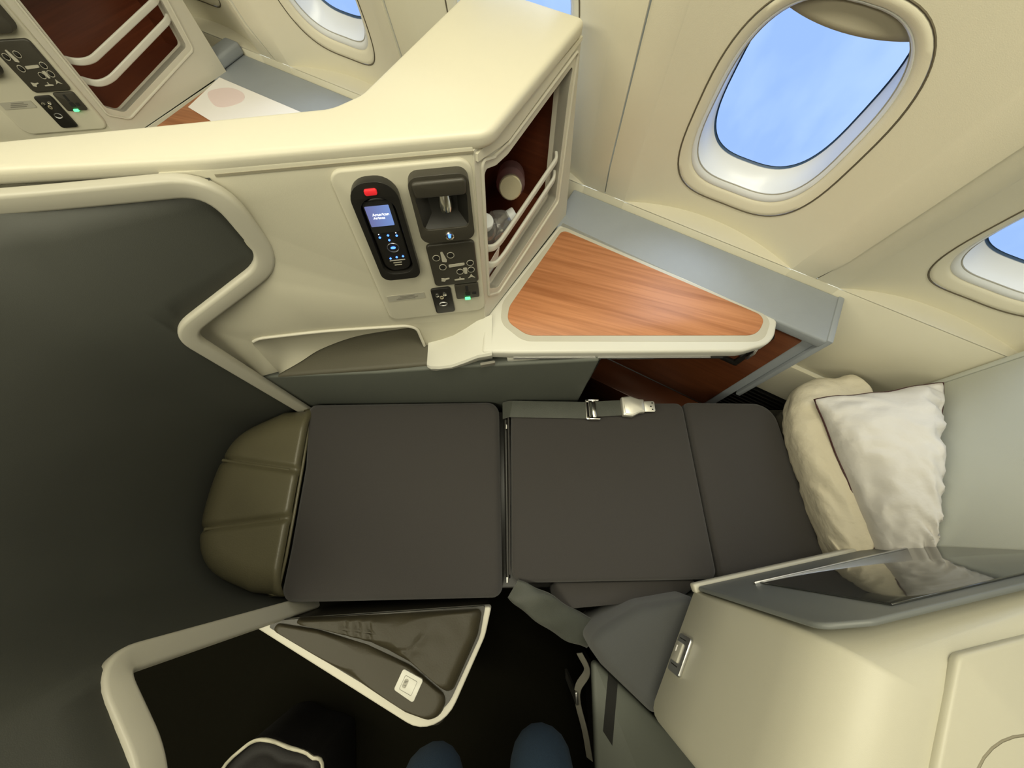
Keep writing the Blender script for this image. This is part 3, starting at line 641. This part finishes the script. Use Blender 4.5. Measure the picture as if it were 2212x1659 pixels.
# trims
tw = round_path([(-1.1, .370, 1.124), (-.66, .412, 1.124), (-.398, .445, 1.128), (-.398, .438, .975), (-.602, .346, .886), (-.600, .338, .40)], [0, .2, .055, .05, .045, 0], 8)
def tn(t): return Vector((.35, -1, 0))
sweep('edge_trim', tw, tn, .032, .018, 'white_trim', fs, rnd=.35, shift=.0)
ta = round_path([(-.536, -.186, .30), (-.552, -.172, .885), (-.450, -.288, .885), (-.416, -.465, .885), (-.462, -.535, 1.125)] + [p + Vector((0, 0, .006)) for p in (Vector((-.525, -.365, 1.120)), Vector((-.597, -.265, 1.12)))] + [p + Vector((0, 0, .006)) for p in topline[::-8][1:-1]], [0, .045, .05, .03, .03, .05] + [.03] * 8, 8)
sweep('edge_trim', ta, lambda t: Vector((.9, .45, .25)) if t < .45 else Vector((.9, .2, .1)), .038, .022, 'white_trim', fs, rnd=.3)

# ================================================================== the bed (seat laid flat)
bed = thing('lie_flat_seat', (.1, .1, 0), 'dark grey fabric airline seat laid flat into a bed', 'seat')
BZ = .46
cushion('leg_cushion', rpoly([(-.575, .345), (-.018, .350), (-.008, -.162), (-.555, -.166), (-.552, -.05), (-.553, .17)], [.02, .035, .025, .03, .2, .2], 6), .37, BZ, .022, 'fabric', bed, .004)
cushion('seat_cushion', rpoly([(.018, .343), (.528, .343), (.538, -.128), (.014, -.130)], [.035, .02, .02, .03], 6), .37, BZ, .018, 'fabric', bed, .004)
cushion('back_cushion', rpoly([(.533, .345), (.795, .340), (.835, -.155), (.543, -.128)], [.015, .06, .02, .02], 6), .37, BZ, .018, 'fabric', bed, .004)
cushion('leather_edge', rpoly([(.800, .30), (.835, .325), (.895, -.16), (.838, -.16)], [.01, .03, .01, .01], 5), .37, BZ + .012, .02, 'leather_dark', bed, .004)
cushion('side_bolster', rpoly([(.10, -.132), (.53, -.130), (.45, -.175), (.14, -.195)], .02, 4), .36, .425, .02, 'fabric', bed, .003)
box('seat_pan', -.56, 1.02, -.15, .34, .28, .385, 'black_plastic', bed, XY, .006)
box('seat_base', -.3, .85, -.08, .28, .0, .29, 'black_gap', bed, XY, .006)
for y in (.268, -.128): lathe('hinge_pin', (.004, y, .448), (0, 1, 0), [(.004, 0), (.004, .012)], 'chrome', bed, 10)
tube('hinge_bar', [(.002, .30, .430), (.006, -.12, .430)], .006, 'black_plastic', bed, 8)
tube('cushion_piping', [(.010, .31, .449), (.011, .1, .452), (.010, -.11, .449)], .0025, 'fabric', bed, 6)
cushion('head_cushion', rpoly([(.845, .31), (1.02, .30), (.99, -.13), (.90, -.15)], .03, 4), .37, .445, .02, 'leather_dark', bed, .003)

# foot ottoman
ot = thing('foot_ottoman', (-.69, .1, .30), 'olive black leather foot cushion with two stitched channels at the bed end', 'ottoman')
padpts = [(-.588, .333), (-.69, .308), (-.775, .245), (-.806, .125), (-.803, -.01), (-.762, -.088), (-.68, -.132), (-.585, -.152), (-.566, -.06), (-.566, .17)]
pad = [tuple(p.to_2d()) for p in smooth_path([(x, y, 0) for x, y in padpts], 5, True)]
def chan(x, k): return .152 + (x + .555) * -.147 if k == 0 else .032 + (x + .555) * .114
def padz(x, y):
    z = .484
    for k in (0, 1): z -= .010 * math.exp(-((y - chan(x, k)) / .010) ** 2)
    return z
left = sorted([(y, x) for x, y in pad[0:36]]); ys = [p[0] for p in left]
def lx(y):
    for (y0, x0), (y1, x1) in zip(left, left[1:]):
        if y0 <= y <= y1: return x0 + (x1 - x0) * (y - y0) / (y1 - y0 + 1e-9)
    return -.59
LP = [Vector((x, y)) for y, x in left]; LP = [Vector((-.556, LP[0].y - .003))] + LP + [Vector((-.556, LP[-1].y + .003))]
def odist(x, y):
    p = Vector((x, y)); best = 9
    for a, b in zip(LP, LP[1:]):
        ab = b - a; t = max(0, min(1, (p - a).dot(ab) / (ab.length_squared + 1e-12))); best = min(best, (a + ab * t - p).length)
    return best
bm = bmesh.new(); g = []; y0, y1 = ys[0] + .001, ys[-1] - .001; NY, NX = 150, 40
for j in range(NY + 1):
    v = j / NY; y = y0 + (y1 - y0) * v; a = lx(y); b = -.556; row = []
    for i in range(NX + 1):
        u = .5 - .5 * math.cos(math.pi * i / NX); x = a + (b - a) * u; z = padz(x, y)
        e = max(0, 1 - odist(x, y) / .075); z -= .075 * (1 - math.sqrt(max(0, 1 - e * e)))
        e = max(0, 1 - (b - x) / .012); z -= .016 * (1 - math.sqrt(max(0, 1 - e * e)))
        row.append(bm.verts.new((x, y, max(z, .36))))
    g.append(row)
for j in range(NY):
    for i in range(NX): bm.faces.new((g[j][i], g[j][i + 1], g[j + 1][i + 1], g[j + 1][i]))
build('leather_pad', bm, 'leather', ot, angle=75)
for k in (0, 1):
    xs = [-.765 + .185 * q / 14 for q in range(15)]
    tube('channel_welt', [(x, chan(x, k) - .002, padz(x, chan(x, k)) - .002) for x in xs], .0045, 'leather', ot, 8)
tube('edge_piping', [(-.562, .30, .452), (-.5525, .17, .463), (-.5515, .05, .464), (-.5525, -.06, .463), (-.562, -.125, .452)], .004, 'leather', ot, 8)
slab('ottoman_base', pad[::2], .05, .365, 'black_plastic', ot)

# lap belt on the bed
lb = thing('lap_belt', (.2, .32, BZ), 'grey lap belt with a bright metal buckle along the window edge of the bed', 'seat belt')
def ribbon(name, pts, wid, m, parent, th=.0025, nrm=(0, 0, 1)):
    return sweep(name, smooth_path(pts, 5), Vector(nrm), wid, th, m, parent, rnd=.3)
ribbon('strap', [(-.006, .324, .444), (.012, .324, .462), (.03, .322, .4680), (.10, .320, .4685), (.17, .318, .4705), (.235, .316, .4700)], .050, 'belt', lb)
ribbon('strap', [(.245, .316, .472), (.28, .320, .472), (.345, .322, .474)], .046, 'belt', lb)
plate('adjuster', rrect(.232, .245, .287, .347, .004), XY, .470, .479, 'chrome', lb, holes=[rrect(.236, .241, .296, .338, .001)], bevel=.0015)
box('adjuster_bar', .250, .262, .292, .342, .472, .480, 'chrome', lb, XY, .003)
for y in (.289, .345): box('adjuster_side', .240, .272, y - .004, y + .004, .470, .482, 'chrome', lb, XY, .003)
plate('buckle', rpoly([(.335, .295), (.362, .292), (.385, .303), (.400, .304), (.400, .343), (.385, .344), (.362, .353), (.335, .350)], .004, 3), XY, .472, .490, 'buckle_metal', lb, bevel=.004, bseg=3)
plate('buckle_flap', rpoly([(.341, .299), (.362, .297), (.386, .307), (.397, .308), (.397, .339), (.386, .340), (.362, .349), (.341, .347)], .003, 3), XY, .489, .4925, 'buckle_metal', lb, bevel=.001)
tg = plate('belt_tongue', rrect(.399, .433, .308, .340, .005), XY, .476, .4795, 'buckle_metal', lb, bevel=.001)
for x, y in ((.425, .315), (.421, .324), (.426, .334)): plate('tongue_hole', circ(x, y, .0022, 10), XY, .4793, .4800, 'black_gap', tg)
# thick airbag belt on the aisle side
ab = thing('airbag_belt', (.12, -.2, .40), 'thick grey airbag belt hanging over the aisle edge of the bed', 'seat belt')
sw = smooth_path([(.018, -.140, .462), (.05, -.158, .468), (.09, -.182, .455), (.135, -.212, .432), (.180, -.238, .408), (.225, -.258, .380)], 6); secs = []
for i, p in enumerate(sw):
    t = i / (len(sw) - 1); d = Vector((.83, -.55, 0)); sd = Vector((.55, .83, 0)); w = .024 + .012 * math.sin(min(1, t * 1.6) * math.pi / 2) + .0015 * math.sin(t * 19); h = .007 + .006 * math.sin(t * math.pi) + .001 * math.sin(t * 23)
    secs.append([p + sd * (w * math.copysign(abs(math.cos(q)) ** .7, math.cos(q))) + UP * (h * math.copysign(abs(math.sin(q)) ** .8, math.sin(q)) + .002 * math.sin(3 * q + t * 14)) for q in [k * math.pi / 8 for k in range(16)]])
loft('padded_strap', secs, 'belt', ab, closed=True, caps=True, angle=60)

# ================================================================== fold-down armrest by the aisle
arm = [(-.590, -.204), (-.035, -.178), (-.050, -.240), (-.150, -.438), (-.592, -.216)]
aro = rpoly(arm, [.004, .006, .10, .080, .004], 8)
ar = slab('armrest', aro, .425, .462, 'frame_cream', bed, bevel=.005, bseg=3); ar['label'] = 'triangular black leather armrest with a cream rim and white square plaque'
slab('armrest_body', rpoly([(x * .97 - .008, y * .97 - .008) for x, y in arm], .03, 4), .10, .426, 'leather_dark', ar, bevel=.004)
def wrinkle(x, y):
    z = 0
    for a, w_ in ((-.345, .006), (-.318, .004), (-.375, .005)):
        z -= .004 * math.exp(-((x - a + .15 * (y + .22)) / w_) ** 2) * max(0, min(1, (y + .262) / .02)) * max(0, min(1, (-.192 - y) / .01))
    z -= .004 * math.exp(-((x + .205 - .7 * (y + .25)) / .012) ** 2 - ((y + .245) / .02) ** 2) + .003 * math.exp(-((x + .25) / .05) ** 2 - ((y + .262) / .006) ** 2)
    return z + .0015 * noise.noise(Vector((x * 30, y * 30, 1)))
def padmesh(name, outline, z0, z1, er, m, parent, fn):
    cx = sum(p[0] for p in outline) / len(outline); cy = sum(p[1] for p in outline) / len(outline); bm = bmesh.new(); rg = []
    for j in range(33):
        f = j / 32; r = []
        for x, y in outline:
            l = math.hypot(x - cx, y - cy); X = cx + (x - cx) * f; Y = cy + (y - cy) * f; dist = l * (1 - f); e = max(0, 1 - dist / er)
            r.append(bm.verts.new((X, Y, z1 - er * (1 - math.sqrt(max(0, 1 - e * e))) + (fn(X, Y) if fn else 0))))
        rg.append(r)
    n = len(outline)
    for j in range(32):
        for i in range(n): bm.faces.new((rg[j][i], rg[j][(i + 1) % n], rg[j + 1][(i + 1) % n], rg[j + 1][i]))
    lw = [bm.verts.new((x, y, z0)) for x, y in outline]
    for i in range(n): bm.faces.new((rg[32][i], rg[32][(i + 1) % n], lw[(i + 1) % n], lw[i]))
    return build(name, bm, m, parent, angle=70)
def dens(poly, step=.008):
    o = []
    for i in range(len(poly)):
        a = Vector(poly[i]); b = Vector(poly[(i + 1) % len(poly)]); k = max(1, int((b - a).length / step)); o += [tuple(a.lerp(b, q / k)) for q in range(k)]
    return o
slab('pad_bed', rpoly([(-.560, -.200), (-.050, -.176), (-.062, -.240), (-.152, -.412), (-.560, -.214)], [.004, .004, .09, .07, .004], 8), .455, .4655, 'leather_dark', ar)
padmesh('leather_pad', dens(rpoly([(-.540, -.197), (-.053, -.180), (-.064, -.235), (-.122, -.352), (-.215, -.290), (-.325, -.245), (-.45, -.213)], [.01, .012, .05, .015, .1, .1, .05], 5)), .455, .486, .030, 'leather_arm', ar, wrinkle)
padmesh('leather_pad', dens(rpoly([(-.545, -.203), (-.45, -.217), (-.325, -.249), (-.215, -.295), (-.127, -.357), (-.152, -.402), (-.215, -.384), (-.555, -.215)], [.01, .05, .1, .1, .02, .05, .05, .01], 5)), .455, .477, .020, 'leather_arm', ar, None)
slab('plaque', rpoly([(-.234, -.296), (-.187, -.318), (-.207, -.360), (-.252, -.335)], .005, 4), .472, .4795, 'white_plastic', ar, bevel=.001)
ctr = Vector((-.220, -.3275)); ax_ = Vector((.906, -.424)); ay_ = Vector((.424, .906))
def pm(a, b, c): q = ctr + ax_ * a + ay_ * b; return Vector((q.x, q.y, c))
plate('plaque_frame', rrect(-.0155, .0155, -.0145, .0145, .003), pm, .4793, .4800, 'placard_ink', ar, holes=[rrect(-.0148, .0148, -.0138, .0138, .0027)])
plate('emblem', rrect(-.0125, -.003, -.0085, .0095, .004), pm, .4793, .4800, 'placard_grey', ar)
plate('emblem_mark', [(-.011, .005), (-.0045, .007), (-.0045, .0055), (-.0085, .001), (-.011, .001)], pm, .4799, .4804, 'placard_ink', ar)
plate('emblem_mark', [(-.011, -.004), (-.0045, -.001), (-.0045, -.007), (-.0055, -.007), (-.0055, -.003)], pm, .4799, .4804, 'placard_ink', ar)

# ================================================================== pillows
pillow('quilted_pillow', [(.770, .368, .505), (1.015, .392, .575), (.845, -.11, .545), (.805, -.135, .495)], .15, 'quilt_cloth', 'cream quilted pillow lying flat at the head of the bed', wr=.008, seed=2.3, fat=.33, pinch=.0, rnd=.22)
pillow('bed_pillow', [(.795, .308, .600), (1.055, .320, .690), (.865, -.065, .690), (.842, -.085, .590)], .135, 'pillow_cloth', 'white pillow with dark red piping leaning on the grey head panel', piping='piping_red', wr=.012, seed=7.1)

# ================================================================== grey head panel
hp = thing('head_panel', F(.80, .4, 0), 'light grey upright panel behind the pillows', 'seat shell')
plate('panel_face', [(.385, .30), (.805, .30), (.805, 1.16), (.385, 1.16)], lambda d, z, c: F(c, d, z), .787, .83, 'grey_shell', hp, bevel=.004)
plate('panel_edge', [(.808, .30), (.822, .30), (.822, 1.16), (.808, 1.16)], lambda d, z, c: F(c, d, z), .789, .84, 'grey_shell', hp, bevel=.003)

# ================================================================== aisle-side shell block
sh = thing('aisle_shell', (.6, -.3, 0), 'cream aisle side shell with a dark mirrored inner panel by the head of the bed', 'seat shell')
IA = math.radians(10); ID = Vector((math.cos(IA), math.sin(IA), 0)); IN = Vector((-math.sin(IA), math.cos(IA), 0)); IP = Vector((.425, -.136, 0))
def imap(a, z, c): return IP + ID * a + UP * z + IN * c
P0 = Vector((.422, -.138)); P1 = Vector((.288, -.362)); fd = Vector((.87, -.49))
secs = []
for z, sft in ((.555, 0.006), (.565, 0), (.72, .002), (.86, .006), (.90, .012), (.93, .024), (.952, .045), (.964, .072), (.967, .10)):
    a = P0 + fd * sft; b = P1 + fd * sft; k = sft * .35
    ring = rpoly([(a.x, a.y - k * .3), (.875, -.060 - k * .3), (1.05, -.75), (.83 , -.65 + k), (b.x, b.y + k)], [.012, 0, 0, .05, .03], 4)
    secs.append([Vector((x, y, z)) for x, y in ring])
loft('shell_body', secs, 'shell_cream', sh, closed=True, caps=True, angle=50)
plate('shell_core', [(.46, -.17), (.86, -.10), (.98, -.70), (.80, -.62), (.37, -.38)], XY, 0, .556, 'grey_panel', sh)
plate('inner_liner', rpoly([(.0, .578), (.45, .578), (.45, .955), (.055, .955), (.0, .93)], [.01, 0, 0, .02, .03], 4), imap, .001, .010, 'grey_liner', sh, bevel=.004, bseg=3)
plate('mirror_panel', [(.092, .672), (.455, .672), (.455, .93), (.112, .93)], imap, .010, .0135, 'mirror_dark', sh, bevel=.001)
plate('mirror_trim', [(.082, .662), (.455, .662), (.455, .668), (.082, .668)], imap, .009, .015, 'satin_metal', sh, bevel=.001)
box('lower_rim', -.005, .455, .556, .577, -.004, .016, 'white_trim', sh, imap, .005, 3)
# second raised panel on top, with a round recess
plate('top_panel', rpoly([(.555, -.152), (.88, -.093), (1.03, -.70), (.84, -.62), (.455, -.30)], [.02, 0, 0, .05, .05], 5), XY, .962, .976, 'shell_cream', sh, bevel=.005, bseg=3)
tube('round_seam', [(.60 + .101 * math.cos(q * math.pi / 20), -.331 + .101 * math.sin(q * math.pi / 20), .9755) for q in range(40)], .0016, 'seam_soft', sh, 6, True)
# latch on the front face
fdir = (P0 - P1).normalized()
def frmap(a, z, c): q = P1 + fdir * a; return Vector((q.x, q.y, z)) - Vector((.858, -.514, 0)) * c
lt = plate('latch_plate', rrect(.098, .172, .580, .632, .006, 4), frmap, -.001, .006, 'satin_metal', sh, bevel=.002)
plate('latch_button', rrect(.118, .156, .588, .616, .003, 3), frmap, .005, .010, 'placard_grey', lt, bevel=.002)
plate('latch_light', rrect(.136, .148, .596, .600, .0008, 3), frmap, .0098, .0108, 'paper', lt)
for a in (.111, .162): plate('latch_slit', rrect(a, a + .0018, .590, .618, .0003), frmap, .0055, .0066, 'black_gap', lt)
# upholstered wing and plinth below
wg = thing('side_wing', (.3, -.27, 0), 'dark grey upholstered wing curving out below the cream aisle shell', 'seat wing')
cushion('wing_pad', rpoly([(.462, -.152), (.315, -.172), (.215, -.220), (.188, -.246), (.214, -.290), (.318, -.382), (.40, -.36)], [.02, .12, .06, .02, .03, .02, .02], 6), .30, .518, .03, 'wing_fabric', wg, .003)
plt_ = thing('seat_plinth', (.3, -.45, 0), 'olive grey seat plinth with a black slot beside the aisle floor', 'seat base')
slab('plinth_lid', rpoly([(.214, -.303), (.31, -.385), (.47, -.53), (.78, -.74), (.44, -.90), (.20, -.70), (.205, -.5)], [.01, .05, .1, .02, .02, .02, .2], 4), .368, .398, 'grey_panel', plt_, bevel=.01, bseg=3)
slab('plinth_body', [(.262, -.385), (.32, -.40), (.47, -.54), (.76, -.73), (.44, -.88), (.262, -.70)], 0, .37, 'black_plastic', plt_)
slab('plinth_slot', [(.251, -.337), (.272, -.356), (.246, -.476), (.227, -.449)], .396, .3995, 'black_gap', plt_)
st = thing('loose_strap', (.22, -.5, .12), 'crumpled pale strap end hanging beside the plinth at the floor', 'strap')
sweep('strap_webbing', smooth_path([(.212, -.340, .22), (.232, -.385, .215), (.208, -.43, .19), (.205, -.47, .18), (.222, -.54, .17), (.234, -.61, .15)], 5), Vector((-.8, 0, .6)), .022, .003, 'placard_grey', st)
box('strap_clip', .196, .204, -.47, -.44, .0, .20, 'satin_metal', st, XY, .002)

# ================================================================== bag on the floor, legs of the photographer
bag = thing('floor_bag', (-.6, -.62, 0), 'black bag with a curved pale piped edge on the floor by the armrest', 'bag')
bo = [(-.74, -.60), (-.69, -.531), (-.634, -.512), (-.571, -.533), (-.51, -.548), (-.475, -.585), (-.48, -.80), (-.73, -.80)]
bo = [tuple(p.to_2d()) for p in smooth_path([(x, y, 0) for x, y in bo], 5, True)]
cushion('bag_body', bo, .0, .245, .03, 'bag_black', bag, -.02)
tube('piping', [(x, y, .248 - .01 * abs(math.sin(i * .3))) for i, (x, y) in enumerate(bo)], .0045, 'cream_wall', bag, 6, True)
cushion('lining_patch', rpoly([(-.60, -.60), (-.53, -.60), (-.53, -.72), (-.60, -.72)], .02, 4), .22, .262, .012, 'bag_magenta', bag)

ps_ = thing('person', (0, -.75, 0), 'person in dark blue jeans standing at the bottom edge with knees bent', 'person')
me = bpy.data.meshes.new('legs')
jv = [(0, -.92, .98), (0, -.86, .84), (.085, -.80, .80), (.075, -.58, .66), (.068, -.432, .510), (.085, -.52, .40), (.10, -.80, .20), (.105, -.90, .085),
      (-.10, -.80, .80), (-.14, -.61, .66), (-.152, -.462, .505), (-.15, -.55, .40), (-.14, -.82, .20), (-.135, -.92, .085), (0, -.98, 1.12)]
jr = [.15, .14, .095, .082, .066, .062, .05, .045, .095, .082, .066, .062, .05, .045, .15]
je = [(0, 1), (1, 2), (2, 3), (3, 4), (4, 5), (5, 6), (6, 7), (1, 8), (8, 9), (9, 10), (10, 11), (11, 12), (12, 13), (0, 14)]
cpt = Vector((0, -.75, 0)); me.from_pydata([Vector(v) - cpt for v in jv], je, [])
lo = link('legs', me, 'denim', ps_, cpt)
sk = lo.modifiers.new('skin', 'SKIN'); sk.use_smooth_shade = True
for i, v in enumerate(me.skin_vertices[0].data): v.radius = (jr[i], jr[i] * (.75 if i in (0, 1, 14) else 1)); v.use_root = (i == 1)
ss = lo.modifiers.new('smooth', 'SUBSURF'); ss.levels = 2; ss.render_levels = 2
for x, y in ((.105, -.92), (-.135, -.94)):
    secs = []
    for t, w, h in ((0, .026, .045), (.04, .036, .085), (.10, .040, .085), (.16, .044, .062), (.22, .047, .048), (.27, .036, .036), (.292, .014, .02)):
        secs.append([Vector((x + w * math.cos(q), y - .075 + t, h * .5 + h * .5 * math.sin(q))) for q in [k * math.pi / 8 for k in range(16)]])
    loft('shoe', secs, 'shoe_black', ps_, closed=True, caps=True, angle=60)

# ================================================================== the seat ahead: copies of divider, cabinet, console and ledge
n1 = copy_tree(dv, None, PITCH); n1['label'] = 'control panel divider of the seat ahead, cut off at the upper left corner'
n2 = copy_tree(cb, None, PITCH); n2['label'] = 'empty wood lined cabinet with two white rails at the upper left'
n3 = copy_tree(cs, None, PITCH); n3['label'] = 'side console of the seat ahead, mostly covered by a white sheet'
n4 = copy_tree(lg, None, PITCH); n4['label'] = 'grey wall ledge of the seat ahead beyond the cream divider top'
pp = thing('paper_sheet', (-.75, 1.16, .768), 'white sheet with a pale pink emblem on the console of the seat ahead', 'paper')
slab('sheet', [(-.850, 1.272), (-.905, 1.140), (-.80, 1.065), (-.50, 1.03), (-.45, 1.05)], .7685, .7695, 'paper', pp)
slab('emblem', [tuple(p.to_2d()) for p in smooth_path([(-.865, 1.205, 0), (-.81, 1.225, 0), (-.762, 1.20, 0), (-.758, 1.165, 0), (-.80, 1.14, 0), (-.835, 1.15, 0)], 5, True)], .7695, .7699, 'paper_pink', pp)
box('ledge_stop', -1.43, -1.375, .70, .826, .766, .80, 'grey_ledge', n4, fmap, .008, 3)
